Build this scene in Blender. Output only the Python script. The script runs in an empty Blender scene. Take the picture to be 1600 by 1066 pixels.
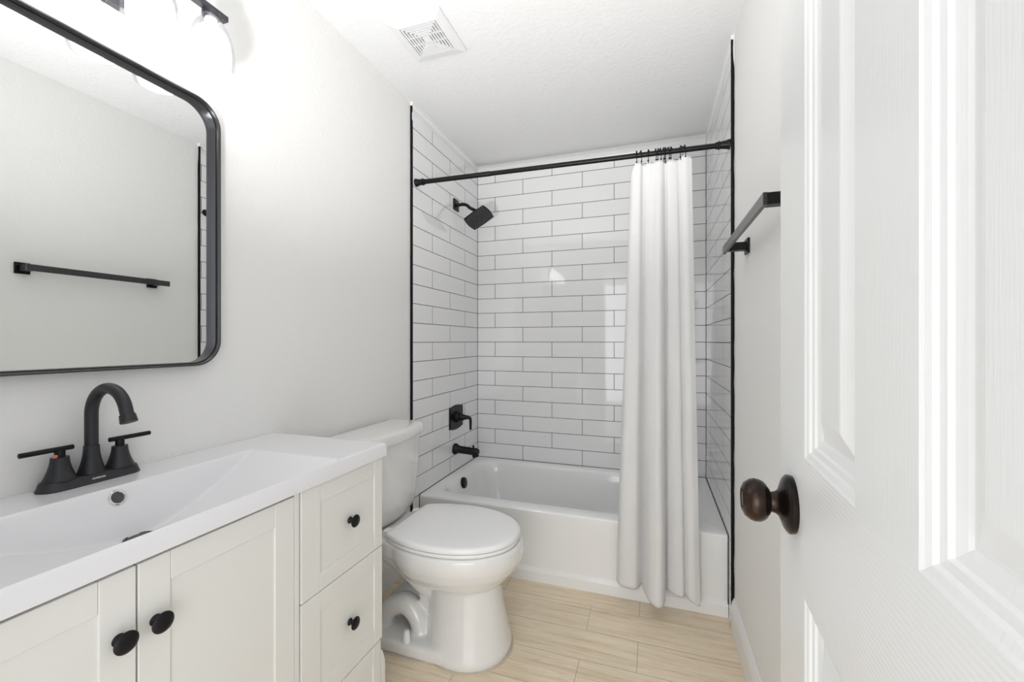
import bpy, bmesh, math, random
from mathutils import Vector, Matrix

random.seed(7)
scn = bpy.context.scene
C = scn.collection
PI = math.pi

# ------------------------------------------------------------------ camera
CAM_Z = 1.191
YAW = 0.32391                      # turned to the left of the room's depth axis
cam_d = bpy.data.cameras.new('camera')
cam = bpy.data.objects.new('camera', cam_d)
C.objects.link(cam)
cam.location = (0, 0, CAM_Z)
cam.rotation_euler = (PI / 2, 0, YAW)
cam_d.sensor_fit = 'HORIZONTAL'
cam_d.sensor_width = 36.0
cam_d.lens = 36.0 * 654.6 / 1600.0
cam_d.clip_start = 0.02
scn.camera = cam

# ------------------------------------------------------------------ world, exposure
w = bpy.data.worlds.new('world')
scn.world = w
w.use_nodes = True
bg = w.node_tree.nodes['Background']
bg.inputs[0].default_value = (0.97, 0.985, 1.0, 1)
bg.inputs[1].default_value = 0.45
scn.view_settings.view_transform = 'Standard'
scn.view_settings.look = 'None'
scn.view_settings.gamma = 1.0
scn.view_settings.use_curve_mapping = False
scn.view_settings.exposure = 1.86
BULB = 1.5
# added fill: unseen area light beyond the doorway, brightening the tub alcove
fill_d = bpy.data.lights.new('fill_area', 'AREA')
fill_d.shape = 'RECTANGLE'; fill_d.size = 3.4; fill_d.size_y = 2.2
fill_d.energy = 17.0; fill_d.color = (0.98, 0.99, 1.0)
fill_o = bpy.data.objects.new('fill_area', fill_d)
C.objects.link(fill_o)
fill_o.location = (0.1, -2.6, 1.15)
fill_o.rotation_euler = (PI / 2, 0, 0)
# added bounce fill: unseen spot aimed up at the ceiling to lift the room
fl_d = bpy.data.lights.new('bounce_fill', 'SPOT')
fl_d.energy = 40.0; fl_d.spot_size = math.radians(82); fl_d.spot_blend = 1.0; fl_d.shadow_soft_size = 0.06
fl_d.color = (1.0, 0.995, 0.985)
fl_o = bpy.data.objects.new('bounce_fill', fl_d)
C.objects.link(fl_o)
fl_o.location = (-0.40, -0.02, 1.02)
fl_o.rotation_euler = Vector((0.08, -0.86, -1.0)).to_track_quat('Z', 'Y').to_euler()

# ------------------------------------------------------------------ helpers
def new_bm():
    return bmesh.new()

def obj(name, bm, mat, parent=None, smooth=True, angle=35):
    me = bpy.data.meshes.new(name)
    bmesh.ops.recalc_face_normals(bm, faces=bm.faces)
    bm.to_mesh(me)
    bm.free()
    o = bpy.data.objects.new(name, me)
    C.objects.link(o)
    if mat:
        me.materials.append(mat)
    if smooth:
        try:
            me.shade_smooth()
            me.set_sharp_from_angle(angle=math.radians(angle))
        except Exception:
            for p in me.polygons:
                p.use_smooth = True
    if parent:
        attach(o, parent)
    return o

def attach(o, parent):
    o.parent = parent
    p = parent
    while p.parent:
        p = p.parent
    o.matrix_parent_inverse = Matrix.Translation(-p.location) if parent.type == 'EMPTY' else Matrix.Identity(4)

def thing(name, label, cat, loc, group=None):
    o = bpy.data.objects.new(name, None)
    C.objects.link(o)
    o.location = loc
    o.empty_display_size = 0.05
    o['label'] = label
    o['category'] = cat
    if group:
        o['group'] = group
    return o

def struct(name, bm, mat, parent=None, smooth=False, label=None):
    o = obj(name, bm, mat, parent, smooth)
    if parent is None:
        o['kind'] = 'structure'
        if label:
            o['label'] = label
    return o

def box(bm, x0, x1, y0, y1, z0, z1, bev=0.0, seg=2):
    t = bmesh.new()
    vs = [t.verts.new((x, y, z)) for x in (x0, x1) for y in (y0, y1) for z in (z0, z1)]
    for f in ((0, 1, 3, 2), (4, 6, 7, 5), (0, 4, 5, 1), (2, 3, 7, 6), (0, 2, 6, 4), (1, 5, 7, 3)):
        t.faces.new([vs[i] for i in f])
    bmesh.ops.recalc_face_normals(t, faces=t.faces)
    if bev > 0:
        bmesh.ops.bevel(t, geom=list(t.edges), offset=bev, segments=seg, profile=0.5, affect='EDGES')
    merge(bm, t)

def merge(bm, t, M=None):
    mp = {}
    for v in t.verts:
        mp[v] = bm.verts.new(M @ v.co if M else v.co)
    for f in t.faces:
        try:
            bm.faces.new([mp[v] for v in f.verts])
        except ValueError:
            pass
    t.free()

def frame_from(d):
    d = Vector(d).normalized()
    a = Vector((0, 0, 1)) if abs(d.z) < 0.9 else Vector((1, 0, 0))
    u = d.cross(a).normalized()
    v = d.cross(u).normalized()
    return d, u, v

def ring_loft(bm, rings, cap0=True, cap1=True, closed=False):
    n = len(rings[0])
    vr = [[bm.verts.new(p) for p in r] for r in rings]
    m = len(vr)
    for i in range(m if closed else m - 1):
        a, b = vr[i], vr[(i + 1) % m]
        for k in range(n):
            q = [a[k], a[(k + 1) % n], b[(k + 1) % n], b[k]]
            bm.faces.new(q)
    if not closed:
        if cap0:
            bm.faces.new(vr[0][::-1])
        if cap1:
            bm.faces.new(vr[-1])
    return vr

def lathe(bm, prof, org, axis, n=40, cap0=True, cap1=True):
    """prof: list of (distance along axis, radius)"""
    d, u, v = frame_from(axis)
    org = Vector(org)
    rings = []
    for t, r in prof:
        r = max(r, 1e-5)
        rings.append([org + d * t + (u * math.cos(2 * PI * k / n) + v * math.sin(2 * PI * k / n)) * r for k in range(n)])
    ring_loft(bm, rings, cap0, cap1)

def tube(bm, pts, rad, n=20, sy=1.0, closed=False):
    pts = [Vector(p) for p in pts]
    m = len(pts)
    rings = []
    up = None
    for i, p in enumerate(pts):
        if closed:
            d = (pts[(i + 1) % m] - pts[i - 1]).normalized()
        else:
            d = (pts[min(i + 1, m - 1)] - pts[max(i - 1, 0)]).normalized()
        if up is None:
            _, u, v = frame_from(d)
        else:
            u = (up - d * up.dot(d)).normalized()
            v = d.cross(u).normalized()
        up = u
        r = rad[i] if isinstance(rad, (list, tuple)) else rad
        rings.append([p + (u * math.cos(2 * PI * k / n) + v * math.sin(2 * PI * k / n) * sy) * r for k in range(n)])
    ring_loft(bm, rings, closed=closed)

def arc(c, r, a0, a1, ax, ay, n=12):
    c, ax, ay = Vector(c), Vector(ax), Vector(ay)
    return [c + ax * r * math.cos(a0 + (a1 - a0) * i / n) + ay * r * math.sin(a0 + (a1 - a0) * i / n) for i in range(n + 1)]

def rrect(a0, a1, b0, b1, r, n=8):
    """rounded rectangle, list of (a, b), anticlockwise"""
    out = []
    for ca, cb, s in ((a1 - r, b1 - r, 0), (a0 + r, b1 - r, 1), (a0 + r, b0 + r, 2), (a1 - r, b0 + r, 3)):
        for i in range(n + 1):
            t = PI / 2 * (s + i / n)
            out.append((ca + r * math.cos(t), cb + r * math.sin(t)))
    return out

def prism(bm, pts, axis, lo, hi, bev=0.0, seg=2):
    """extrude a 2-D outline; axis 'x': pts=(y,z); 'y': pts=(x,z); 'z': pts=(x,y)"""
    t = bmesh.new()
    def P(a, b, c):
        return {'x': (c, a, b), 'y': (a, c, b), 'z': (a, b, c)}[axis]
    lo_v = [t.verts.new(P(a, b, lo)) for a, b in pts]
    hi_v = [t.verts.new(P(a, b, hi)) for a, b in pts]
    f0 = t.faces.new(lo_v[::-1])
    f1 = t.faces.new(hi_v)
    n = len(pts)
    for k in range(n):
        t.faces.new([lo_v[k], lo_v[(k + 1) % n], hi_v[(k + 1) % n], hi_v[k]])
    bmesh.ops.recalc_face_normals(t, faces=t.faces)
    if bev:
        ed = [e for e in f1.edges] + [e for e in f0.edges]
        bmesh.ops.bevel(t, geom=ed, offset=bev, segments=seg, profile=0.5, affect='EDGES')
    merge(bm, t)

def bake(o):
    """apply the modifiers of an object"""
    dg = bpy.context.evaluated_depsgraph_get()
    me = bpy.data.meshes.new_from_object(o.evaluated_get(dg))
    o.modifiers.clear()
    old = o.data
    nm = old.name
    o.data = me
    bpy.data.meshes.remove(old)
    me.name = nm
    for p in me.polygons:
        p.use_smooth = True

# ------------------------------------------------------------------ materials
def mat(name, col, rough=0.5, metal=0.0, spec=0.5, coat=0.0):
    m = bpy.data.materials.new(name)
    m.use_nodes = True
    b = m.node_tree.nodes['Principled BSDF']
    b.inputs['Base Color'].default_value = (*col, 1)
    b.inputs['Roughness'].default_value = rough
    b.inputs['Metallic'].default_value = metal
    b.inputs['Specular IOR Level'].default_value = spec
    if coat:
        b.inputs['Coat Weight'].default_value = coat
        b.inputs['Coat Roughness'].default_value = 0.05
    return m

def N(m, t, **kw):
    n = m.node_tree.nodes.new(t)
    for k, v in kw.items():
        setattr(n, k, v)
    return n

def L(m, a, b):
    m.node_tree.links.new(a, b)

def add_bump(m, scale, strength, dist=0.002, detail=3.0, tex='noise', aniso=None):
    tc = N(m, 'ShaderNodeTexCoord')
    src = tc.outputs['Object']
    if aniso:
        mp = N(m, 'ShaderNodeMapping')
        mp.inputs['Scale'].default_value = aniso
        L(m, src, mp.inputs['Vector'])
        src = mp.outputs['Vector']
    nz = N(m, 'ShaderNodeTexNoise')
    nz.inputs['Scale'].default_value = scale
    nz.inputs['Detail'].default_value = detail
    L(m, src, nz.inputs['Vector'])
    bp = N(m, 'ShaderNodeBump')
    bp.inputs['Strength'].default_value = strength
    bp.inputs['Distance'].default_value = dist
    L(m, nz.outputs['Fac'], bp.inputs['Height'])
    L(m, bp.outputs['Normal'], m.node_tree.nodes['Principled BSDF'].inputs['Normal'])
    return nz

m_wall = mat('wall_paint', (0.885, 0.882, 0.868), 0.55, spec=0.35)
add_bump(m_wall, 95, 0.35, 0.003, 2.0)
m_ceil = mat('ceiling_paint', (0.84, 0.842, 0.845), 0.7, spec=0.2)
add_bump(m_ceil, 60, 0.5, 0.004, 4.0)
m_trim = mat('trim_paint', (0.87, 0.87, 0.865), 0.3)
m_door = mat('door_paint', (0.87, 0.875, 0.87), 0.32)
add_bump(m_door, 60, 0.12, 0.002, 3.0, aniso=(1.0, 9.0, 0.35))
m_cab = mat('cabinet_paint', (0.80, 0.795, 0.765), 0.4)
m_top = mat('sink_resin', (0.83, 0.825, 0.85), 0.12, coat=0.3)
m_porc = mat('porcelain', (0.85, 0.84, 0.825), 0.06, coat=0.5)
m_plast = mat('seat_plastic', (0.93, 0.93, 0.93), 0.16)
m_tub = mat('tub_enamel', (0.94, 0.943, 0.94), 0.09, coat=0.4)
m_black = mat('matte_black_metal', (0.012, 0.012, 0.013), 0.38, 0.6)
m_faucet = mat('speckled_black_metal', (0.035, 0.036, 0.04), 0.42, 0.5)
m_gun = mat('gunmetal_frame', (0.085, 0.085, 0.092), 0.33, 0.85)
m_knob = mat('oil_rubbed_bronze', (0.045, 0.036, 0.032), 0.25, 0.85)
m_blackp = mat('black_paint', (0.006, 0.006, 0.006), 0.6, spec=0.2)
m_chrome = mat('chrome', (0.75, 0.75, 0.76), 0.12, 1.0)
m_dark = mat('dark_void', (0.02, 0.02, 0.02), 0.9, spec=0.0)
m_drain = mat('shaded_drain_metal', (0.10, 0.10, 0.105), 0.4, 0.8)  # dark base colour puts the drain's inner shadow into the metal
m_ventp = mat('vent_plastic', (0.80, 0.80, 0.805), 0.35)
m_vdark = mat('vent_slot_shade', (0.03, 0.025, 0.025), 0.9, spec=0.0)  # near-black sheet colour stands in for the shade inside the slots
m_white_ink = mat('white_print', (0.85, 0.85, 0.85), 0.5)
m_red = mat('copper_index', (0.65, 0.22, 0.10), 0.4)
m_caulk = mat('caulk', (0.62, 0.55, 0.45), 0.6)
m_fix = mat('fixture_metal', (0.075, 0.075, 0.085), 0.3, 0.8)
m_nozzle = mat('nozzle_rubber', (0.004, 0.004, 0.004), 0.7)
m_face = mat('shower_face', (0.05, 0.05, 0.053), 0.4, 0.3)

m_bar = mat('satin_black_bar', (0.02, 0.02, 0.021), 0.28)
m_bar.node_tree.nodes['Principled BSDF'].inputs['IOR'].default_value = 1.65
m_mirror = mat('mirror_silver', (0.86, 0.875, 0.87), 0.0, 1.0)

# water droplets / speckle on the faucet
nz = N(m_faucet, 'ShaderNodeTexNoise'); nz.inputs['Scale'].default_value = 420
tcf = N(m_faucet, 'ShaderNodeTexCoord'); L(m_faucet, tcf.outputs['Object'], nz.inputs['Vector'])
bpf = N(m_faucet, 'ShaderNodeBump'); bpf.inputs['Strength'].default_value = 0.12; bpf.inputs['Distance'].default_value = 0.001
L(m_faucet, nz.outputs['Fac'], bpf.inputs['Height'])
L(m_faucet, bpf.outputs['Normal'], m_faucet.node_tree.nodes['Principled BSDF'].inputs['Normal'])

# horizontal embossed grain on the rails of the door
m_rail = mat('door_rail_paint', (0.87, 0.875, 0.87), 0.32)
tcr = N(m_rail, 'ShaderNodeTexCoord'); wv = N(m_rail, 'ShaderNodeTexWave'); wv.bands_direction = 'Z'
wv.inputs['Scale'].default_value = 62.0; wv.inputs['Distortion'].default_value = 1.2; wv.inputs['Detail'].default_value = 2.0; wv.inputs['Detail Scale'].default_value = 0.6
L(m_rail, tcr.outputs['Object'], wv.inputs['Vector'])
bpr = N(m_rail, 'ShaderNodeBump'); bpr.inputs['Strength'].default_value = 0.3; bpr.inputs['Distance'].default_value = 0.0006
L(m_rail, wv.outputs['Fac'], bpr.inputs['Height'])
L(m_rail, bpr.outputs['Normal'], m_rail.node_tree.nodes['Principled BSDF'].inputs['Normal'])

# bronze wear on the door knob
nz = N(m_knob, 'ShaderNodeTexNoise'); nz.inputs['Scale'].default_value = 14
tck = N(m_knob, 'ShaderNodeTexCoord'); L(m_knob, tck.outputs['Object'], nz.inputs['Vector'])
rp = N(m_knob, 'ShaderNodeValToRGB')
rp.color_ramp.elements[0].position = 0.42; rp.color_ramp.elements[0].color = (0.022, 0.019, 0.019, 1)
rp.color_ramp.elements[1].position = 0.75; rp.color_ramp.elements[1].color = (0.075, 0.042, 0.028, 1)
L(m_knob, nz.outputs['Fac'], rp.inputs['Fac'])
L(m_knob, rp.outputs['Color'], m_knob.node_tree.nodes['Principled BSDF'].inputs['Base Color'])

# bulb glow and thin clear glass
m_bulb = bpy.data.materials.new('frosted_bulb'); m_bulb.use_nodes = True
b = m_bulb.node_tree.nodes['Principled BSDF']
b.inputs['Base Color'].default_value = (0.95, 0.95, 0.95, 1)
b.inputs['Emission Color'].default_value = (1.0, 0.985, 0.96, 1)
b.inputs['Emission Strength'].default_value = BULB

m_glass = bpy.data.materials.new('thin_clear_glass'); m_glass.use_nodes = True
nt = m_glass.node_tree; nt.nodes.clear()
o_ = nt.nodes.new('ShaderNodeOutputMaterial'); mx = nt.nodes.new('ShaderNodeMixShader')
tr = nt.nodes.new('ShaderNodeBsdfTransparent'); tr.inputs[0].default_value = (0.965, 0.97, 0.98, 1)
gl = nt.nodes.new('ShaderNodeBsdfGlossy'); gl.inputs['Roughness'].default_value = 0.02
lw = nt.nodes.new('ShaderNodeLayerWeight'); lw.inputs['Blend'].default_value = 0.35
lm = nt.nodes.new('ShaderNodeMath'); lm.operation = 'MULTIPLY_ADD'; lm.inputs[1].default_value = 0.30; lm.inputs[2].default_value = 0.03
nt.links.new(lw.outputs['Facing'], lm.inputs[0]); nt.links.new(lm.outputs[0], mx.inputs[0]); nt.links.new(tr.outputs[0], mx.inputs[1])
nt.links.new(gl.outputs[0], mx.inputs[2]); nt.links.new(mx.outputs[0], o_.inputs[0])

TS = 0.104            # tile course
TZ0 = 2.3277          # height of one course line
def tile_mat(name, axis, joint, length):
    """glossy white 4x16 tile; axis = which object coordinate runs along the courses"""
    m = mat(name, (0.83, 0.83, 0.835), 0.07, coat=0.3)
    bs = m.node_tree.nodes['Principled BSDF']
    tc = N(m, 'ShaderNodeTexCoord'); sp = N(m, 'ShaderNodeSeparateXYZ'); cb = N(m, 'ShaderNodeCombineXYZ')
    L(m, tc.outputs['Object'], sp.inputs[0])
    ax = N(m, 'ShaderNodeMath', operation='ADD'); ax.inputs[1].default_value = 20 * length - joint
    L(m, sp.outputs[axis], ax.inputs[0])
    az = N(m, 'ShaderNodeMath', operation='ADD'); az.inputs[1].default_value = 40 * TS - TZ0
    L(m, sp.outputs['Z'], az.inputs[0])
    L(m, ax.outputs[0], cb.inputs[0]); L(m, az.outputs[0], cb.inputs[1])
    br = N(m, 'ShaderNodeTexBrick')
    br.offset = 0.5; br.offset_frequency = 2; br.squash = 1.0
    br.inputs['Color1'].default_value = (0.905, 0.905, 0.908, 1)
    br.inputs['Color2'].default_value = (0.895, 0.895, 0.90, 1)
    br.inputs['Mortar'].default_value = (0.055, 0.052, 0.055, 1)
    br.inputs['Scale'].default_value = 1.0
    br.inputs['Mortar Size'].default_value = 0.0016
    br.inputs['Mortar Smooth'].default_value = 0.0
    br.inputs['Brick Width'].default_value = length
    br.inputs['Row Height'].default_value = TS
    L(m, cb.outputs[0], br.inputs['Vector'])
    L(m, br.outputs['Color'], bs.inputs['Base Color'])
    mr = N(m, 'ShaderNodeMapRange'); mr.inputs['To Min'].default_value = 0.035; mr.inputs['To Max'].default_value = 0.8
    L(m, br.outputs['Fac'], mr.inputs['Value']); L(m, mr.outputs[0], bs.inputs['Roughness'])
    cw = N(m, 'ShaderNodeMath', operation='MULTIPLY_ADD'); cw.inputs[1].default_value = -0.3; cw.inputs[2].default_value = 0.3
    L(m, br.outputs['Fac'], cw.inputs[0]); L(m, cw.outputs[0], bs.inputs['Coat Weight'])
    # each tile a little out of flat: slow waviness of the glaze
    nz = N(m, 'ShaderNodeTexNoise'); nz.inputs['Scale'].default_value = 5.0; nz.inputs['Detail'].default_value = 1.0
    L(m, tc.outputs['Object'], nz.inputs['Vector'])
    bp = N(m, 'ShaderNodeBump'); bp.inputs['Strength'].default_value = 0.07; bp.inputs['Distance'].default_value = 0.01
    L(m, nz.outputs['Fac'], bp.inputs['Height'])
    bp2 = N(m, 'ShaderNodeBump'); bp2.inputs['Strength'].default_value = 0.6; bp2.inputs['Distance'].default_value = 0.001; bp2.invert = True
    L(m, br.outputs['Fac'], bp2.inputs['Height']); L(m, bp.outputs['Normal'], bp2.inputs['Normal'])
    L(m, bp2.outputs['Normal'], bs.inputs['Normal'])
    return m

m_tile_b = tile_mat('tile_back', 'X', -0.8645, 0.417)
m_tile_l = tile_mat('tile_left', 'Y', 2.376, 0.444)
m_tile_r = tile_mat('tile_right', 'Y', 2.380, 0.430)

# floor: pale travertine-look plank tile, courses along X
m_floor = mat('plank_tile', (0.62, 0.5, 0.36), 0.42)
def floor_nodes(m):
    bs = m.node_tree.nodes['Principled BSDF']
    tc = N(m, 'ShaderNodeTexCoord')
    mp = N(m, 'ShaderNodeMapping')
    PL = 0.62; RH = 0.163
    mp.inputs['Location'].default_value = (0.26 + 10 * PL, -1.893 + 40 * RH, 0)
    L(m, tc.outputs['Object'], mp.inputs['Vector'])
    br = N(m, 'ShaderNodeTexBrick'); br.offset = 0.669; br.offset_frequency = 2
    br.inputs['Scale'].default_value = 1.0
    br.inputs['Brick Width'].default_value = PL; br.inputs['Row Height'].default_value = RH
    br.inputs['Mortar Size'].default_value = 0.0014; br.inputs['Mortar Smooth'].default_value = 0.3
    br.inputs['Color1'].default_value = (0.35, 0.35, 0.35, 1); br.inputs['Color2'].default_value = (0.65, 0.65, 0.65, 1)
    L(m, mp.outputs['Vector'], br.inputs['Vector'])
    # streaks along the plank
    m2 = N(m, 'ShaderNodeMapping'); m2.inputs['Scale'].default_value = (1.3, 30.0, 1.0)
    L(m, tc.outputs['Object'], m2.inputs['Vector'])
    off = N(m, 'ShaderNodeVectorMath', operation='ADD')
    L(m, m2.outputs['Vector'], off.inputs[0]); L(m, br.outputs['Color'], off.inputs[1])
    n1 = N(m, 'ShaderNodeTexNoise'); n1.inputs['Scale'].default_value = 1.6; n1.inputs['Detail'].default_value = 8; n1.inputs['Roughness'].default_value = 0.62
    n1.inputs['Distortion'].default_value = 0.5
    L(m, off.outputs[0], n1.inputs['Vector'])
    n2 = N(m, 'ShaderNodeTexNoise'); n2.inputs['Scale'].default_value = 4.0; n2.inputs['Detail'].default_value = 5
    L(m, tc.outputs['Object'], n2.inputs['Vector'])
    r1 = N(m, 'ShaderNodeValToRGB')
    e = r1.color_ramp.elements
    e[0].position = 0.30; e[0].color = (0.70, 0.55, 0.37, 1)
    e[1].position = 0.60; e[1].color = (0.95, 0.83, 0.65, 1)
    k = r1.color_ramp.elements.new(0.42); k.color = (0.88, 0.74, 0.545, 1)
    L(m, n1.outputs['Fac'], r1.inputs['Fac'])
    mx1 = N(m, 'ShaderNodeMix', data_type='RGBA', blend_type='MULTIPLY'); mx1.inputs['Factor'].default_value = 0.45
    r2 = N(m, 'ShaderNodeValToRGB')
    r2.color_ramp.elements[0].position = 0.3; r2.color_ramp.elements[0].color = (0.82, 0.80, 0.76, 1)
    r2.color_ramp.elements[1].position = 0.7; r2.color_ramp.elements[1].color = (1.06, 1.06, 1.05, 1)
    L(m, n2.outputs['Fac'], r2.inputs['Fac'])
    L(m, r1.outputs['Color'], mx1.inputs['A']); L(m, r2.outputs['Color'], mx1.inputs['B'])
    m3 = N(m, 'ShaderNodeMapping'); m3.inputs['Scale'].default_value = (5.0, 130.0, 1.0)
    L(m, tc.outputs['Object'], m3.inputs['Vector'])
    off2 = N(m, 'ShaderNodeVectorMath', operation='ADD')
    L(m, m3.outputs['Vector'], off2.inputs[0]); L(m, br.outputs['Color'], off2.inputs[1])
    n3 = N(m, 'ShaderNodeTexNoise'); n3.inputs['Scale'].default_value = 1.5; n3.inputs['Detail'].default_value = 6; n3.inputs['Roughness'].default_value = 0.7; n3.inputs['Distortion'].default_value = 1.2
    L(m, off2.outputs[0], n3.inputs['Vector'])
    r3 = N(m, 'ShaderNodeValToRGB')
    r3.color_ramp.elements[0].position = 0.33; r3.color_ramp.elements[0].color = (0.74, 0.69, 0.62, 1)
    r3.color_ramp.elements[1].position = 0.52; r3.color_ramp.elements[1].color = (1.0, 1.0, 1.0, 1)
    L(m, n3.outputs['Fac'], r3.inputs['Fac'])
    mx3 = N(m, 'ShaderNodeMix', data_type='RGBA', blend_type='MULTIPLY'); mx3.inputs['Factor'].default_value = 0.8
    L(m, mx1.outputs['Result'], mx3.inputs['A']); L(m, r3.outputs['Color'], mx3.inputs['B'])
    mx1 = mx3
    mx2 = N(m, 'ShaderNodeMix', data_type='RGBA'); mx2.inputs['B'].default_value = (0.48, 0.42, 0.33, 1)
    L(m, br.outputs['Fac'], mx2.inputs['Factor']); L(m, mx1.outputs['Result'], mx2.inputs['A'])
    L(m, mx2.outputs['Result'], bs.inputs['Base Color'])
    bp = N(m, 'ShaderNodeBump'); bp.inputs['Strength'].default_value = 0.25; bp.inputs['Distance'].default_value = 0.0015; bp.invert = True
    L(m, br.outputs['Fac'], bp.inputs['Height']); L(m, bp.outputs['Normal'], bs.inputs['Normal'])
floor_nodes(m_floor)

# waffle-weave curtain cloth
m_cloth = mat('waffle_cloth', (0.92, 0.915, 0.915), 0.9, spec=0.1)
def cloth_nodes(m):
    bs = m.node_tree.nodes['Principled BSDF']
    uv = N(m, 'ShaderNodeUVMap')
    br = N(m, 'ShaderNodeTexBrick'); br.offset = 0.0
    br.inputs['Scale'].default_value = 1.0; br.inputs['Brick Width'].default_value = 0.007; br.inputs['Row Height'].default_value = 0.007
    br.inputs['Mortar Size'].default_value = 0.0014; br.inputs['Mortar Smooth'].default_value = 1.0
    L(m, uv.outputs['UV'], br.inputs['Vector'])
    bp = N(m, 'ShaderNodeBump'); bp.inputs['Strength'].default_value = 0.45; bp.inputs['Distance'].default_value = 0.0012
    L(m, br.outputs['Fac'], bp.inputs['Height'])
    L(m, bp.outputs['Normal'], bs.inputs['Normal'])
    # a little light comes through the cloth
    tl = N(m, 'ShaderNodeBsdfTranslucent'); tl.inputs[0].default_value = (0.92, 0.90, 0.90, 1)
    mxs = N(m, 'ShaderNodeMixShader'); mxs.inputs[0].default_value = 0.08
    out = m.node_tree.nodes['Material Output']
    L(m, bs.outputs[0], mxs.inputs[1]); L(m, tl.outputs[0], mxs.inputs[2]); L(m, mxs.outputs[0], out.inputs['Surface'])
cloth_nodes(m_cloth)

# ------------------------------------------------------------------ room shell
XL, XR = -1.220, 0.321          # painted walls
TL, TR = -1.2096, 0.3104        # tile faces
YB = 2.8148                     # tiled back wall
YS = 1.938                      # where the tile begins
H = 2.46
bm = new_bm(); box(bm, XL - 0.12, XR + 0.12, -0.12, YB + 0.12, -0.10, 0.0)
struct('floor', bm, m_floor)
bm = new_bm(); box(bm, XL - 0.12, XR + 0.12, -0.12, YB + 0.12, H, H + 0.10)
struct('ceiling', bm, m_ceil)
bm = new_bm(); box(bm, XL - 0.12, XL, -0.12, YB + 0.12, 0, H)
wl = struct('wall_left', bm, m_wall)
bm = new_bm(); box(bm, XR, XR + 0.12, -0.12, YB + 0.12, 0, H)
wr = struct('wall_right', bm, m_wall)
bm = new_bm(); box(bm, XL, XR, YB + 0.008, YB + 0.12, 0, H)
wb = struct('wall_back', bm, m_wall)
# entrance wall with the doorway the picture is taken from
bm = new_bm()
box(bm, XL, -0.60, -0.12, -0.005, 0, H); box(bm, 0.165, XR, -0.12, -0.005, 0, H); box(bm, -0.60, 0.165, -0.12, -0.005, 2.09, H)
struct('wall_front', bm, m_wall)

TT = 2.405                      # top of the tile
bm = new_bm(); box(bm, TL, TR, YB, YB + 0.008, 0.0, TT)
struct('tile_panel', bm, m_tile_b, wb)
bm = new_bm(); box(bm, XL, TL, YS, YB, 0.0, TT)
struct('tile_panel', bm, m_tile_l, wl)
bm = new_bm(); box(bm, TR, XR, YS, YB, 0.0, TT)
struct('tile_panel', bm, m_tile_r, wr)

# white moulding between tile and ceiling
def moulding(axis, face, sgn, lo, hi):
    bmm = new_bm()
    prof = [(0, TT), (0.006, TT), (0.008, TT + 0.004), (0.008, TT + 0.016), (0.004, TT + 0.02), (0.005, TT + 0.034), (0.012, TT + 0.042), (0.014, H), (0, H)]
    pts = [(face + sgn * a, z) for a, z in prof]
    if axis == 'x':            # runs along X, profile in (y,z)
        prism(bmm, pts, 'x', lo, hi)
    else:
        prism(bmm, pts, 'y', lo, hi)
    return bmm
struct('trim_1', moulding('x', YB + 0.008, -1, TL, TR), m_trim)
struct('trim_2', moulding('y', XL, 1, YS, YB), m_trim)
struct('trim_3', moulding('y', XR, -1, YS, YB), m_trim)

# black painted tile edge, slightly uneven as brushed by hand
def black_edge(x0, x1, side, top):
    bmm = new_bm()
    rings = []
    n = 60
    for i in range(n + 1):
        z = top * i / n
        e = 0.0012 * math.sin(i * 1.7) + 0.0008 * math.sin(i * 0.61 + 1)
        taper = 1.0 if z < top - 0.12 else max(0.25, (top - z) / 0.12)
        d = (x1 - x0) * (1 - taper) * 0.6
        if side == 'l':
            a, b_ = x0, x1 - d * 0.5
        else:
            a, b_ = x0, x1 - d + e
        rings.append([(a, YS - 0.0035 + e * 0.3, z), (b_, YS - 0.0035 + e * 0.3, z), (b_, YS + 0.006, z), (a, YS + 0.006, z)])
    ring_loft(bmm, rings)
    return bmm
struct('trim_4', black_edge(XL + 0.001, TL + 0.0012, 'l', 2.44), m_blackp)
struct('trim_5', black_edge(TR - 0.002, XR - 0.0005, 'r', 2.44), m_blackp)
# dark corner grout and the dark caulk where tub meets tile
bm = new_bm()
box(bm, TL, TL + 0.002, YB - 0.002, YB, 0.36, TT); box(bm, TR - 0.002, TR, YB - 0.002, YB, 0.36, TT)
struct('trim_6', bm, mat('corner_grout', (0.055, 0.052, 0.055), 0.8))

def baseboard(name, face, sgn, lo, hi):
    bmm = new_bm()
    prof = [(0, 0), (0.014, 0), (0.014, 0.098), (0.011, 0.106), (0.011, 0.112), (0.006, 0.122), (0.004, 0.128), (0, 0.130)]
    prism(bmm, [(face + sgn * a, z) for a, z in prof], 'y', lo, hi)
    o = struct(name, bmm, m_trim)
    return o
baseboard('baseboard_right', XR, -1, 0.0, YS - 0.006)
baseboard('baseboard_left', XL, 1, 1.10, YS - 0.006)

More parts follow.
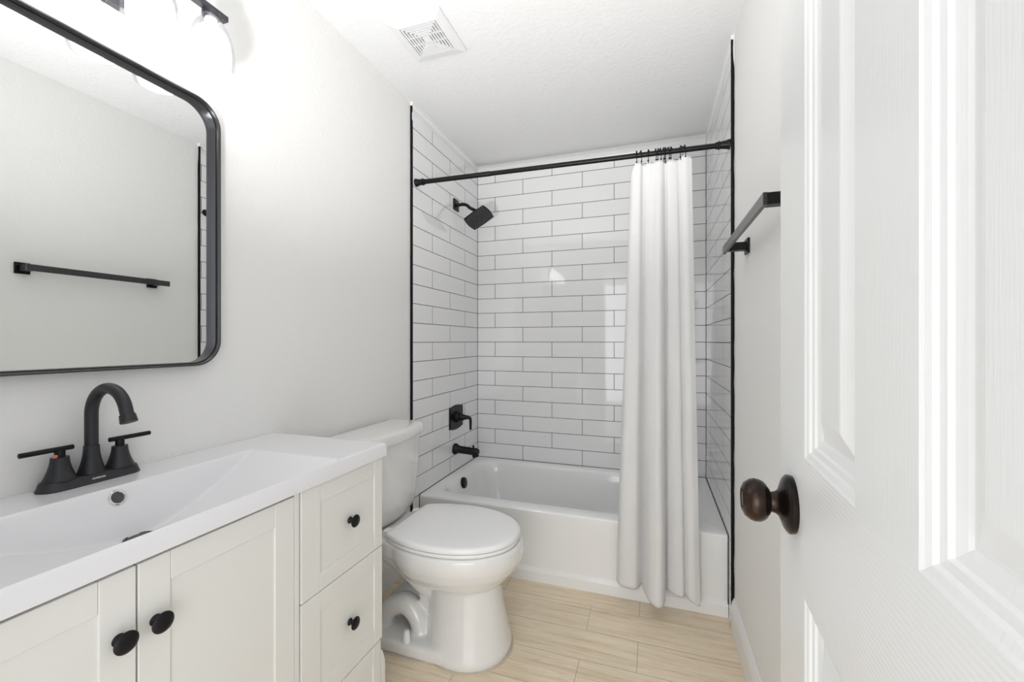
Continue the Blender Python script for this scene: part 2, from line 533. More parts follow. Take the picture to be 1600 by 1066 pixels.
# ------------------------------------------------------------------ the open door
TH = math.radians(3.9)
D0 = Vector((0.186, 0.740, 0.0))
DD = Vector((-math.sin(TH), -math.cos(TH), 0))     # from the free edge to the hinges
DN = Vector((-math.cos(TH), math.sin(TH), 0))      # out of the visible face, into the room
def dp(t, z, dep=0.0):
    return D0 + DD * t + DN * dep + Vector((0, 0, z))
def build_door():
    bmm = new_bm()
    ts = [0.0, 0.139, 0.304, 0.411, 0.576, 0.715]
    zs = [0.012, 0.25, 0.875, 1.047, 1.70, 1.82, 2.0, 2.07]
    loops = [(0, 0), (0.003, -0.0015), (0.008, -0.003), (0.0105, -0.0055), (0.0165, -0.0065), (0.0185, -0.009), (0.026, -0.011), (0.029, -0.0125),
             (0.032, -0.0125), (0.052, -0.0045), (0.055, -0.004)]
    for i in range(5):
        for j in range(7):
            t0, t1, z0, z1 = ts[i], ts[i + 1], zs[j], zs[j + 1]
            if i in (1, 3) and j in (1, 3, 5):
                prev = None
                for o, d in loops:
                    r = [bmm.verts.new(dp(a, c, d)) for a, c in ((t0 + o, z0 + o), (t1 - o, z0 + o), (t1 - o, z1 - o), (t0 + o, z1 - o))]
                    if prev:
                        for k in range(4):
                            bmm.faces.new([prev[k], prev[(k + 1) % 4], r[(k + 1) % 4], r[k]])
                    prev = r
                bmm.faces.new(prev)
            else:
                ff = bmm.faces.new([bmm.verts.new(dp(a, c)) for a, c in ((t0, z0), (t1, z0), (t1, z1), (t0, z1))])
                if j in (0, 2, 4, 6) and 0 < i < 4:
                    ff.material_index = 1
    T = -0.035
    for a, b_ in (((0, .012), (.715, .012)), ((.715, .012), (.715, 2.07)), ((.715, 2.07), (0, 2.07)), ((0, 2.07), (0, .012))):
        bmm.faces.new([bmm.verts.new(dp(*a)), bmm.verts.new(dp(*b_)), bmm.verts.new(dp(*b_, T)), bmm.verts.new(dp(*a, T))])
    bmm.faces.new([bmm.verts.new(dp(a, c, T)) for a, c in ((0, .012), (0, 2.07), (.715, 2.07), (.715, .012))])
    bmesh.ops.remove_doubles(bmm, verts=bmm.verts, dist=1e-5)
    return bmm
door = obj('door_1', build_door(), m_door, smooth=False)
door.data.materials.append(m_rail)
door['kind'] = 'structure'
door['label'] = 'white six-panel door standing open against the right wall'
KT, KZ = 0.079, 0.969
bm = new_bm()
lathe(bm, [(0, 0.0375), (0.004, 0.0385), (0.0065, 0.0385), (0.008, 0.0365), (0.009, 0.036)], dp(KT, KZ), DN, 48)
lathe(bm, [(0.0085, 0.036), (0.011, 0.033), (0.014, 0.025), (0.017, 0.0175), (0.021, 0.0145), (0.026, 0.0132), (0.029, 0.0132)], dp(KT, KZ), DN, 48)
rose = obj('knob_rose', bm, m_knob, door)
bm = new_bm()
lathe(bm, [(0.027, 0.0155), (0.0282, 0.0182), (0.030, 0.0200), (0.0313, 0.0228), (0.035, 0.0262), (0.040, 0.0284), (0.046, 0.0288), (0.0515, 0.0272),
           (0.056, 0.0240), (0.0572, 0.0228), (0.058, 0.0230), (0.0586, 0.0220), (0.0612, 0.0168), (0.0618, 0.0155), (0.0612, 0.0142), (0.0595, 0.0135), (0.0592, 0.0)], dp(KT, KZ), DN, 56)
kb = obj('door_knob', bm, m_knob, door)
bm = new_bm()
lathe(bm, [(0.0592, 0.0108), (0.0604, 0.0102), (0.0607, 0.0)], dp(KT, KZ), DN, 32)
obj('lock_button', bm, m_fix, kb)
bm = new_bm()
lathe(bm, [(0, 0.037), (0.006, 0.037), (0.012, 0.025), (0.02, 0.0145), (0.027, 0.0145), (0.032, 0.024), (0.042, 0.029), (0.052, 0.026), (0.057, 0.015), (0.058, 0.0)], dp(KT, KZ, -0.035), -DN, 40)
obj('door_knob', bm, m_knob, door)

# ------------------------------------------------------------------ vanity cabinet
VX, VY0, VY1 = -0.784, 0.105, 1.090          # front plane of doors, ends
van = thing('bathroom_vanity', 'pale grey shaker vanity cabinet with black knobs under the white sink top', 'cabinet', (-1.0, 0.6, 0))
FX = VX - 0.019                               # back of the doors
bm = new_bm()
box(bm, XL + 0.002, FX - 0.002, VY0, VY0 + 0.018, 0.0, 0.836)            # end panels
box(bm, XL + 0.002, FX - 0.002, VY1 - 0.018, VY1, 0.0, 0.836)
box(bm, XL + 0.002, FX - 0.002, VY0 + 0.018, VY1 - 0.018, 0.05, 0.068)   # bottom
box(bm, XL + 0.002, XL + 0.012, VY0 + 0.018, VY1 - 0.018, 0.068, 0.74)   # back
box(bm, XL + 0.02, FX - 0.002, 0.764, 0.778, 0.068, 0.76)               # divider
obj('carcass', bm, m_cab, van, smooth=False)
bm = new_bm()
box(bm, FX - 0.002, VX - 0.001, 0.7585, 0.7725, 0.05, 0.8362, 0.001, 1)          # stile beside the drawers
obj('face_stile', bm, m_cab, van, smooth=False)
bm = new_bm()
box(bm, FX - 0.002, VX - 0.001, VY0, 0.119, 0.05, 0.8365, 0.001, 1)
obj('face_stile', bm, m_cab, van, smooth=False)

def shaker(y0, y1, z0, z1, sl, sr, rt, rb, dep=0.0032):
    """shaker front: full-height stiles, rails between, recessed panel, hairline joints"""
    bmm = new_bm()
    g = 0.0005
    box(bmm, FX, VX, y0, y0 + sl, z0, z1, 0.0011, 1)
    box(bmm, FX, VX, y1 - sr, y1, z0, z1, 0.0011, 1)
    box(bmm, FX, VX - 0.0004, y0 + sl + g, y1 - sr - g, z1 - rt, z1, 0.0008, 1)
    box(bmm, FX, VX - 0.0004, y0 + sl + g, y1 - sr - g, z0, z0 + rb, 0.0008, 1)
    box(bmm, FX + 0.002, VX - dep, y0 + sl - 0.002, y1 - sr + 0.002, z0 + rb - 0.002, z1 - rt + 0.002)
    return bmm

def cab_knob(y, z, parent, r=0.0165):
    bmm = new_bm()
    k = r / 0.0165
    lathe(bmm, [(0.0, 0.0092 * k), (0.002, 0.0092 * k), (0.004, 0.0075 * k), (0.007, 0.0058 * k), (0.012, 0.0058 * k), (0.015, 0.009 * k), (0.0165, 0.0145 * k), (0.018, r), (0.0198, r * 1.01),
                (0.0212, r * 0.95), (0.0218, r * 0.86), (0.0226, r * 0.80), (0.0238, r * 0.5), (0.0243, 0.0)], (VX - 0.0002, y, z), (1, 0, 0), 36)
    return obj('knob', bmm, m_black, parent)

d1 = obj('door', shaker(0.121, 0.4445, 0.06, 0.8315, 0.048, 0.048, 0.050, 0.05), m_cab, van, smooth=False)
cab_knob(0.421, 0.728, d1)
d2 = obj('door', shaker(0.4475, 0.757, 0.06, 0.8315, 0.048, 0.052, 0.050, 0.05), m_cab, van, smooth=False)
cab_knob(0.472, 0.727, d2)
for z0, z1, kz in ((0.5685, 0.8362, 0.702), (0.2855, 0.5665, 0.424), (0.06, 0.2825, None)):
    dr = obj('drawer', shaker(0.7765, VY1 - (0.002 if kz else 0.009), z0, z1, 0.0615, 0.037 if kz else 0.036, 0.048, 0.045), m_cab, van, smooth=False)
    cab_knob(0.944, kz if kz else 0.17, dr)
# right-hand leg that kicks out at the foot
bm = new_bm()
prism(bm, [(FX - 0.06, 0.0), (VX, 0.0), (VX, 0.215), (VX, 0.245), (FX - 0.06, 0.245)], 'y', VY1 - 0.007, VY1 + 0.0)
prism(bm, [(VY1, 0.0), (VY1 + 0.013, 0.0), (VY1 + 0.013, 0.205), (VY1 + 0.009, 0.218), (VY1 + 0.002, 0.238), (VY1, 0.245)], 'x', FX - 0.06, VX - 0.0005)
obj('leg', bm, m_cab, van, smooth=False)
bm = new_bm()
box(bm, FX - 0.06, VX - 0.02, VY0, VY0 + 0.02, 0.0, 0.05)
obj('leg', bm, m_cab, van, smooth=False)

# ------------------------------------------------------------------ sink top with integral basin
SX0, SX1, SY0, SY1 = XL + 0.001, -0.774, 0.095, 1.097
SZ, ST = 0.880, 0.040
BYC, BH, BD = 0.588, 0.312, 0.107
def basin_depth(x, y):
    u = abs(y - BYC) / BH
    if u >= 1:
        return 0.0
    fl = BD * (1 - u ** 1.5)
    back = (x + 1.087) * 2.2
    front = (-0.7775 - x) * 1.1
    kk = 0.005
    hh = max(kk - abs(fl - back), 0) / kk
    d = min(fl, back) - hh * hh * kk * 0.25
    if d <= 0:
        return 0.0
    d0 = d
    if front < d:
        d = front
    k = 0.006                      # soften the front roll
    if front > 0:
        a = d0
        h = max(k - abs(a - front), 0) / k
        d = min(a, front) - h * h * k * 0.25
    return max(d, 0.0)
def build_top():
    bmm = new_bm()
    nx, ny = 150, 250
    xs = [SX0 + (SX1 - SX0) * i / nx for i in range(nx + 1)]
    ys = [SY0 + (SY1 - SY0) * j / ny for j in range(ny + 1)]
    top = [[None] * (ny + 1) for _ in range(nx + 1)]
    bot = [[None] * (ny + 1) for _ in range(nx + 1)]
    for i, x in enumerate(xs):
        for j, y in enumerate(ys):
            d = basin_depth(x, y)
            e = min(SX1 - x, SY1 - y, y - SY0)
            r = 0.006
            ro = r - math.sqrt(max(r * r - (r - e) ** 2, 0)) if e < r else 0.0
            top[i][j] = bmm.verts.new((x, y, SZ - d - ro))
            bot[i][j] = bmm.verts.new((x, y, min(SZ - ST, SZ - d - 0.012)))
    for i in range(nx):
        for j in range(ny):
            bmm.faces.new([top[i][j], top[i + 1][j], top[i + 1][j + 1], top[i][j + 1]])
            bmm.faces.new([bot[i][j], bot[i][j + 1], bot[i + 1][j + 1], bot[i + 1][j]])
    for j in range(ny):
        bmm.faces.new([top[0][j], top[0][j + 1], bot[0][j + 1], bot[0][j]])
        bmm.faces.new([top[nx][j], bot[nx][j], bot[nx][j + 1], top[nx][j + 1]])
    for i in range(nx):
        bmm.faces.new([top[i][0], bot[i][0], bot[i + 1][0], top[i + 1][0]])
        bmm.faces.new([top[i][ny], top[i + 1][ny], bot[i + 1][ny], bot[i][ny]])
    return bmm
sink = obj('sink_countertop', build_top(), m_top, angle=50)
sink['label'] = 'glossy white one-piece countertop with a wide sloping basin on the vanity'
sink['category'] = 'sink'
# overflow ring on the sloping back of the basin
od = 0.0215
oc = Vector((-1.087 + od / 2.2, 0.577, SZ - od))
on = Vector((2.2, 0, 1)).normalized()
bm = new_bm()
lathe(bm, [(-0.004, 0.0165), (0.0015, 0.0165), (0.0028, 0.0152), (0.0028, 0.0128), (0.001, 0.0116), (0.0005, 0.0112)], oc, on, 36, cap1=False)
ovr = obj('overflow_ring', bm, m_chrome, sink)
bm = new_bm()
lathe(bm, [(-0.002, 0.0118), (0.0008, 0.0118)], oc, on, 32)
obj('overflow_hole', bm, m_drain, ovr)
bm = new_bm()
lathe(bm, [(-0.012, 0.028), (0.0012, 0.028), (0.0022, 0.0265), (0.0022, 0.024), (-0.001, 0.022)], (-1.020, 0.586, SZ - BD + 0.0052), (0, 0, 1), 40, cap1=False)
drn = obj('sink_drain', bm, m_drain, sink)
bm = new_bm()
lathe(bm, [(-0.006, 0.0225), (0.0005, 0.0225), (0.0018, 0.0205), (0.0025, 0.0)], (-1.020, 0.586, SZ - BD + 0.0052), (0, 0, 1), 36)
obj('stopper', bm, m_drain, drn)

# ------------------------------------------------------------------ faucet
FXC, FYC = -1.184, 0.586
fa = thing('sink_faucet', 'dark speckled gooseneck faucet with two lever handles behind the basin', 'faucet', (FXC, FYC, SZ))
bm = new_bm()
def stadium(hw, hl, n=14):
    pts = []
    for i in range(n + 1):
        a = PI * i / n
        pts.append((FXC + hw * math.cos(a), FYC + (hl - hw) + hw * math.sin(a)))
    for i in range(n + 1):
        a = PI + PI * i / n
        pts.append((FXC + hw * math.cos(a), FYC - (hl - hw) + hw * math.sin(a)))
    return pts
rings = []
for z, g in ((0.0, 0.0), (0.0025, 0.0006), (0.0045, -0.001), (0.016, -0.0045), (0.0185, -0.006), (0.0195, -0.009)):
    rings.append([(x, y, SZ + z) for x, y in stadium(0.0285 + g, 0.089 + g)])
ring_loft(bm, rings)
plate = obj('base_plate', bm, m_faucet, fa)
# maker's word on the front of the plate
cu = bpy.data.curves.new('lettering', 'FONT')
cu.body = 'HURRAN'
cu.size = 0.0052; cu.extrude = 0.0002; cu.align_x = 'CENTER'; cu.align_y = 'CENTER'; cu.offset = 0.00008; cu.space_character = 1.15
to = bpy.data.objects.new('lettering', cu)
C.objects.link(to)
dg = bpy.context.evaluated_depsgraph_get()
tm = bpy.data.meshes.new_from_object(to.evaluated_get(dg))
bpy.data.objects.remove(to)
let = bpy.data.objects.new('lettering', tm)
C.objects.link(let)
tm.materials.append(m_white_ink)
let.parent = plate
let.matrix_basis = Matrix.Translation((FXC + 0.0268, FYC + 0.0, SZ + 0.0103)) @ Matrix.Rotation(PI / 2, 4, 'Z') @ Matrix.Rotation(math.radians(72), 4, 'X')

def bell(x, y, z0, z1, r0, r1, p=2.0, n=10):
    prof = [(0, r0 * 1.0)]
    for i in range(n + 1):
        t = i / n
        prof.append((0.002 + (z1 - z0 - 0.002) * t, r1 + (r0 - r1) * (1 - t) ** p))
    prof.append((z1 - z0, r1 * 0.9))
    return prof
bm = new_bm()
lathe(bm, bell(FXC, FYC, 0.0, 0.060, 0.0235, 0.0135), (FXC, FYC, SZ + 0.019), (0, 0, 1))
R = 0.060
base = Vector((FXC, FYC, SZ + 0.072))
pts = [base, base + Vector((0, 0, 0.03)), base + Vector((0, 0, 0.06)), base + Vector((0, 0, 0.078))]
cz = SZ + 0.148
pts += arc((FXC + R, FYC, cz), R, PI, 0.30, (1, 0, 0), (0, 0, 1), 26)
e0 = pts[-1]
e1 = e0 + Vector((0.0050, 0, -0.014)); pts.append(e1)
tube(bm, pts, 0.0118, 24)
sp = obj('spout', bm, m_faucet, fa)
bm = new_bm()
lathe(bm, [(0, 0.0122), (0.001, 0.0138), (0.006, 0.0142), (0.016, 0.0152), (0.018, 0.0148), (0.018, 0.011)], e1 - Vector((0.0008, 0, -0.003)), Vector((0.0050, 0, -0.014)), 28)
obj('aerator', bm, m_faucet, sp)
def faucet_handle(dy, z_out, hub_dy, lever_dy0, lever_dy1):
    bmm = new_bm()
    lathe(bmm, bell(0, 0, 0.0, 0.048, 0.0265, 0.0145, 1.8), (FXC, FYC + dy, SZ + 0.0185), (0, 0, 1))
    h = obj('handle_base', bmm, m_faucet, fa)
    bmm = new_bm()
    lathe(bmm, [(0, 0.0085), (0.012, 0.0085), (0.016, 0.0075)], (FXC, FYC + dy, SZ + 0.066), (0, 0, 1), 24)
    yy0, yy1 = FYC + dy + lever_dy0, FYC + dy + lever_dy1
    lathe(bmm, [(0, 0.0038), (0.0008, 0.0052), (0.0012, 0.0052), (yy1 - yy0 - 0.001, 0.0052), (yy1 - yy0, 0.0042)], (FXC, yy0, SZ + 0.0835), (0, 1, 0), 24)
    obj('lever', bmm, m_black, h)
    return h
hl = faucet_handle(-0.0525, 0, 0, -0.061, 0.022)
faucet_handle(0.0525, 0, 0, -0.021, 0.062)
bm = new_bm()
lathe(bm, [(0, 0.0032), (0.004, 0.004), (0.007, 0.003), (0.0085, 0.0)], (FXC + 0.004, FYC - 0.0525 - 0.009, SZ + 0.0655), (0.1, 0, 1), 14)
ix = obj('hot_index', bm, m_red, hl)
ix['label'] = 'small copper-orange hot marker'

# ------------------------------------------------------------------ mirror
mir = thing('wall_mirror', 'large rounded mirror in a deep dark metal frame above the sink', 'mirror', (XL, 0.58, 1.123))
MY0, MY1, MZ0, MZ1, MR = 0.278, 0.885, 1.1225, 1.8685, 0.070
bm = new_bm()
prof = [(0.0, XL + 0.001), (0.0, -1.1895), (0.001, -1.1882), (0.0040, -1.1882), (0.0050, -1.189), (0.0056, -1.1965), (0.0060, -1.1972), (0.0064, -1.2015), (0.0074, -1.2015), (0.0080, -1.1992), (0.0086, -1.1992), (0.0096, -1.2085), (0.0096, -1.2185), (0.004, XL + 0.001)]
rings = []
for o, x in prof:
    rings.append([(x, a, b_) for a, b_ in rrect(MY0 + o, MY1 - o, MZ0 + o, MZ1 - o, MR - o, 14)])
ring_loft(bm, rings, closed=True)
obj('mirror_frame', bm, m_gun, mir)
bm = new_bm()
prism(bm, rrect(MY0 + 0.0092, MY1 - 0.0092, MZ0 + 0.0092, MZ1 - 0.0092, MR - 0.0092, 14), 'x', -1.2160, -1.2125)
# the glass does not sit quite parallel to the wall
bmesh.ops.rotate(bm, cent=(-1.2142, 0.58, 1.5), matrix=Matrix.Rotation(0.0088, 3, 'Z'), verts=bm.verts)
obj('mirror_glass', bm, m_mirror, mir, smooth=False)

# ------------------------------------------------------------------ vanity light
vl = thing('vanity_light', 'dark metal vanity light bar with clear glass bell shades above the mirror', 'lamp', (XL, 0.59, 2.07))
bm = new_bm(); box(bm, XL + 0.001, XL + 0.024, 0.508, 0.668, 1.984, 2.10, 0.002, 1)
obj('back_plate', bm, m_fix, vl, smooth=False)
bm = new_bm(); box(bm, -1.121, -1.101, 0.34, 0.841, 2.063, 2.078, 0.001, 1)
box(bm, XL + 0.02, -1.118, 0.575, 0.60, 2.064, 2.077)
obj('light_bar', bm, m_fix, vl, smooth=False)
LX = -1.111
for ly in (0.800, 0.660, 0.520, 0.380):
    bm = new_bm()
    lathe(bm, [(0, 0.021), (0.004, 0.021), (0.013, 0.021), (0.017, 0.017), (0.0195, 0.012)], (LX, ly, 2.0635), (0, 0, -1), 32)
    fit = obj('lamp_holder', bm, m_fix, vl)
    bm = new_bm()
    pr = [(0.0, 0.0225), (0.008, 0.027), (0.022, 0.0365), (0.042, 0.0455), (0.065, 0.0515), (0.09, 0.0545), (0.112, 0.0545), (0.128, 0.0525), (0.137, 0.0500)]
    th = 0.0022
    lathe(bm, pr + [(0.1385, 0.0492), (0.137, 0.0482)] + [(t, r - th) for t, r in pr[::-1][1:]], (LX, ly, 2.047), (0, 0, -1), 44, cap0=False, cap1=False)
    obj('glass_shade', bm, m_glass, fit)
    bm = new_bm()
    lathe(bm, [(0.0, 0.0135), (0.018, 0.0145), (0.024, 0.022), (0.036, 0.0335), (0.056, 0.042), (0.08, 0.0455), (0.105, 0.0455), (0.122, 0.042), (0.1285, 0.036), (0.131, 0.02), (0.1315, 0.0)], (LX, ly, 2.046), (0, 0, -1), 40)
    obj('bulb', bm, m_bulb, fit)

# ------------------------------------------------------------------ ceiling exhaust fan
vx0, vx1, vy0, vy1 = -1.005, -0.765, 1.412, 1.660
vcx, vcy = (vx0 + vx1) / 2, (vy0 + vy1) / 2
fan = thing('exhaust_fan', 'square white exhaust fan cover with concentric slots on the ceiling', 'vent', (vcx, vcy, H))
bm = new_bm()
def sq(hx, hy, z):
    return [(vcx - hx, vcy - hy, z), (vcx + hx, vcy - hy, z), (vcx + hx, vcy + hy, z), (vcx - hx, vcy + hy, z)]
hx, hy = (vx1 - vx0) / 2, (vy1 - vy0) / 2
ring_loft(bm, [sq(hx, hy, H - 0.0005), sq(hx, hy, H - 0.010), sq(hx - 0.003, hy - 0.003, H - 0.014), sq(0.0845, 0.0870, H - 0.019), sq(0.0815, 0.084, H - 0.019), sq(0.0815, 0.084, H - 0.004)], cap0=False, cap1=False)
obj('fan_cover', bm, m_ventp, fan, smooth=False)
bm = new_bm()
box(bm, vcx - 0.081, vcx + 0.081, vcy - 0.0835, vcy + 0.0835, H - 0.005, H - 0.002)
obj('backing', bm, m_vdark, fan, smooth=False)
for k in range(6):
    a = 0.0775 - k * 0.0122
    b_ = a - (0.0064 if k < 5 else a - 0.0001)
    bm = new_bm()
    s_ = 1.03
    if k < 5:
        ring_loft(bm, [sq(a, a * s_, H - 0.0075), sq(a, a * s_, H - 0.0185), sq(b_, b_ * s_, H - 0.0185), sq(b_, b_ * s_, H - 0.0075)], closed=True)
    else:
        box(bm, vcx - a, vcx + a, vcy - a * s_, vcy + a * s_, H - 0.0185, H - 0.0075)
    obj('louver', bm, m_ventp, fan, smooth=False)
bm = new_bm()
for k in range(4):
    for s in (-0.022, 0.02):
        if k % 2 == 0:
            yy = 0.0125 if k == 0 else -0.0795
            box(bm, vcx + s - 0.0012, vcx + s + 0.0012, vcy + yy, vcy + yy + 0.067, H - 0.0178, H - 0.0075)
        else:
            xx = 0.0125 if k == 1 else -0.0795
            box(bm, vcx + xx, vcx + xx + 0.067, vcy + s - 0.0012, vcy + s + 0.0012, H - 0.0178, H - 0.0075)
obj('louver_web', bm, m_ventp, fan, smooth=False)

# ------------------------------------------------------------------ bathtub
BX0, BX1, BY0, BY1, BZ = TL + 0.0015, TR - 0.0015, 2.006, YB - 0.0015, 0.352
tub = thing('bathtub', 'white alcove bathtub with a plain apron between the tiled walls', 'bathtub', ((BX0 + BX1) / 2, BY0, 0))
def build_tub():
    bmm = new_bm()
    NN = 10
    def R(x0, x1, y0, y1, r, z):
        return [(a, b_, z) for a, b_ in rrect(x0, x1, y0, y1, r, NN)]
    rings = []
    # outer skin from the floor up
    e = 0.0008
    rings.append(R(BX0, BX1, BY0 - 0.004, BY1, e, 0.0))
    rings.append(R(BX0, BX1, BY0 - 0.004, BY1, e, 0.048))
    rings.append(R(BX0, BX1, BY0 + 0.000, BY1, e, 0.054))
    rings.append(R(BX0, BX1, BY0 + 0.009, BY1, e, 0.066))
    rings.append(R(BX0, BX1, BY0 + 0.010, BY1, e, 0.075))
    rings.append(R(BX0, BX1, BY0 + 0.006, BY1, e, BZ - 0.05))
    rings.append(R(BX0, BX1, BY0 + 0.003, BY1, e, BZ - 0.022))
    rings.append(R(BX0, BX1, BY0 + 0.004, BY1, 0.001, BZ - 0.010))
    rings.append(R(BX0, BX1, BY0 + 0.009, BY1, 0.001, BZ - 0.003))
    rings.append(R(BX0, BX1, BY0 + 0.018, BY1, 0.001, BZ))
    # rim and bowl
    fr, bk, le, ri = 0.082, 0.030, 0.006, 0.09
    for inset, z in ((0.0, BZ - 0.001), (0.010, BZ - 0.004), (0.018, BZ - 0.012), (0.026, BZ - 0.03), (0.034, BZ - 0.08), (0.045, BZ - 0.16), (0.058, BZ - 0.23), (0.075, BZ - 0.265), (0.105, BZ - 0.285), (0.15, BZ - 0.29)):
        k = inset
        rings.append(R(BX0 + le + 0.03 * min(1, k / 0.03) + k * 1.05, BX1 - ri - k * 2.0, BY0 + fr + k, BY1 - bk - k, 0.16 - 0.3 * k, z))
    ring_loft(bmm, rings)
    return bmm
obj('tub_body', build_tub(), m_tub, tub, angle=30)
bm = new_bm()
od = Vector((1, 0, 0.14)).normalized()
oc = Vector((BX0 + 0.068, 2.425, 0.290))
lathe(bm, [(-0.004, 0.034), (0.006, 0.034), (0.012, 0.032), (0.0145, 0.028), (0.0155, 0.0)], oc, od, 40)
obj('overflow_plate', bm, m_black, tub)
bm = new_bm()
lathe(bm, [(0.0, 0.033), (0.003, 0.031), (0.004, 0.0)], (BX0 + 0.30, 2.43, BZ - 0.2895), (0, 0, 1), 32)
obj('tub_drain', bm, m_black, tub)
bm = new_bm()
box(bm, TL + 0.0003, TL + 0.0032, BY0 + 0.004, YB - 0.0006, BZ - 0.0005, BZ + 0.0025)
box(bm, TR - 0.0032, TR - 0.0003, BY0 + 0.004, YB - 0.0006, BZ - 0.0005, BZ + 0.0025)
box(bm, TL, TR, YB - 0.0032, YB - 0.0006, BZ - 0.0005, BZ + 0.0025)
box(bm, TL + 0.0003, TL + 0.0028, BY0 + 0.0015, BY0 + 0.0045, 0.0, BZ)
box(bm, TR - 0.0036, TR - 0.0003, BY0 + 0.001, BY0 + 0.0045, 0.0, BZ)
obj('grout_line', bm, mat('black_grout', (0.03, 0.028, 0.03), 0.7), tub, smooth=False)

# ------------------------------------------------------------------ shower fittings
vt = thing('shower_valve', 'matte black shower valve plate with a drop lever on the tiled wall', 'faucet', (TL, 2.455, 0.70))
bm = new_bm()
def bowed(hw, h0, h1, z, bow=0.012, n=10):
    pts = []
    for i in range(n + 1):
        t = i / n
        pts.append((2.455 - hw + 2 * hw * t, h1 + bow * math.sin(PI * t)))
    for i in range(n + 1):
        t = i / n
        pts.append((2.455 + hw - 2 * hw * t, h0 - bow * math.sin(PI * t)))
    return pts
rings = [[(TL + 0.0005, a, b_) for a, b_ in bowed(0.093, 0.632, 0.766, 0)], [(TL + 0.006, a, b_) for a, b_ in bowed(0.093, 0.632, 0.766, 0)], [(TL + 0.010, a, b_) for a, b_ in bowed(0.089, 0.636, 0.762, 0)]]
ring_loft(bm, rings)
obj('valve_plate', bm, m_black, vt)
bm = new_bm()
lathe(bm, [(0, 0.036), (0.018, 0.034), (0.022, 0.032), (0.022, 0.026)], (TL + 0.0095, 2.455, 0.70), (1, 0, 0), 36)
obj('valve_hub', bm, m_black, vt)
bm = new_bm()
P0 = Vector((TL + 0.031, 2.455, 0.70))
tube(bm, [P0, P0 + Vector((0.012, 0, 0)), P0 + Vector((0.035, 0.004, 0.0)), P0 + Vector((0.058, 0.008, 0.0)), P0 + Vector((0.068, 0.009, -0.006)), P0 + Vector((0.071, 0.009, -0.02)), P0 + Vector((0.071, 0.009, -0.078))],
     [0.026, 0.0255, 0.016, 0.0115, 0.010, 0.0085, 0.0075], 20)
obj('valve_lever', bm, m_black, vt)

ts_ = thing('tub_spout', 'matte black tub spout with a diverter pin above the tub rim', 'faucet', (TL, 2.425, 0.495))
bm = new_bm()
c0 = Vector((TL + 0.0005, 2.440, 0.497))
lathe(bm, [(0, 0.035), (0.008, 0.036), (0.014, 0.034), (0.024, 0.0275), (0.034, 0.024), (0.09, 0.0235), (0.13, 0.0235), (0.145, 0.0245), (0.158, 0.0225), (0.168, 0.016), (0.171, 0.0)], c0, (1, 0, -0.05), 32)
lathe(bm, [(0, 0.0205), (0.034, 0.021), (0.036, 0.018)], c0 + Vector((0.140, 0, -0.006)), (0.25, 0, -1), 24)
tsb = obj('spout_body', bm, m_black, ts_)
bm = new_bm()
lathe(bm, [(0, 0.005), (0.008, 0.005), (0.010, 0.008), (0.016, 0.008), (0.0175, 0.006)], c0 + Vector((0.132, 0, 0.014)), (0, 0, 1), 20)
obj('diverter_pin', bm, m_black, ts_)

sh = thing('overhead_shower', 'rectangular black shower head on a curved arm high on the tiled wall', 'shower head', (TL, 2.452, 2.065))
bm = new_bm()
prism(bm, rrect(2.418, 2.490, 2.034, 2.106, 0.006, 4), 'x', TL + 0.0005, TL + 0.009, 0.002)
obj('arm_flange', bm, m_black, sh)
HC = Vector((-1.048, 2.462, 1.972))
ea = Vector((0.150, 0.0, 0.083)); eb = Vector((0.0, 0.118, -0.044))
fn = ea.cross(eb).normalized()
if fn.z > 0:
    fn = -fn
A0 = Vector((TL + 0.006, 2.453, 2.067))
neck = HC - fn * 0.050
ctl = [A0, A0 + Vector((0.03, 0, 0.002)), A0 + Vector((0.055, 0, 0.001)), A0 + Vector((0.078, 0.001, -0.008)), A0 + Vector((0.095, 0.002, -0.024)), neck + Vector((0, 0, 0.006)) - fn * 0.01]
# smooth the arm with a Catmull-Rom pass
def cr(p, n=6):
    p = [p[0]] + p + [p[-1]]
    out = []
    for i in range(1, len(p) - 2):
        for k in range(n):
            t = k / n
            a, b_, c_, d_ = p[i - 1], p[i], p[i + 1], p[i + 2]
            out.append(0.5 * ((2 * b_) + (c_ - a) * t + (2 * a - 5 * b_ + 4 * c_ - d_) * t * t + (3 * b_ - a - 3 * c_ + d_) * t ** 3))
    out.append(p[-1])
    return out
bm = new_bm(); tube(bm, cr([Vector(c) for c in ctl]), 0.0105, 18)
obj('shower_arm', bm, m_black, sh)
ua = ea.normalized(); ub = (eb - ua * eb.dot(ua)).normalized()
ha, hb = 0.076, 0.066
def head_outline(s, off):
    pts = []
    n = 8
    def add(p, q, bow):
        for i in range(n):
            t = i / n
            a = p[0] + (q[0] - p[0]) * t; c = p[1] + (q[1] - p[1]) * t
            nx, ny = (q[1] - p[1]), -(q[0] - p[0]); l = math.hypot(nx, ny)
            k = bow * math.sin(PI * t)
            pts.append((a + nx / l * k, c + ny / l * k))
    q = [(-ha, -hb), (ha, -hb), (ha, hb), (-ha, hb)]
    add(q[0], q[1], 0.004); add(q[1], q[2], 0.008); add(q[2], q[3], 0.004); add(q[3], q[0], 0.008)
    return [HC + ua * a * s + ub * c * s + fn * off for a, c in pts]
bm = new_bm()
ring_loft(bm, [head_outline(0.22, -0.034), head_outline(0.30, -0.026), head_outline(0.93, -0.012), head_outline(1.0, -0.008), head_outline(1.0, -0.001), head_outline(0.97, 0.001)])
lathe(bm, [(0, 0.0125), (0.012, 0.016), (0.022, 0.016), (0.03, 0.013)], HC - fn * 0.060, fn, 24)
hd = obj('head_body', bm, m_black, sh)
bm = new_bm()
ring_loft(bm, [head_outline(0.93, 0.0008), head_outline(0.92, 0.0022)])
fcp = obj('spray_face', bm, m_face, hd)
bm = new_bm()
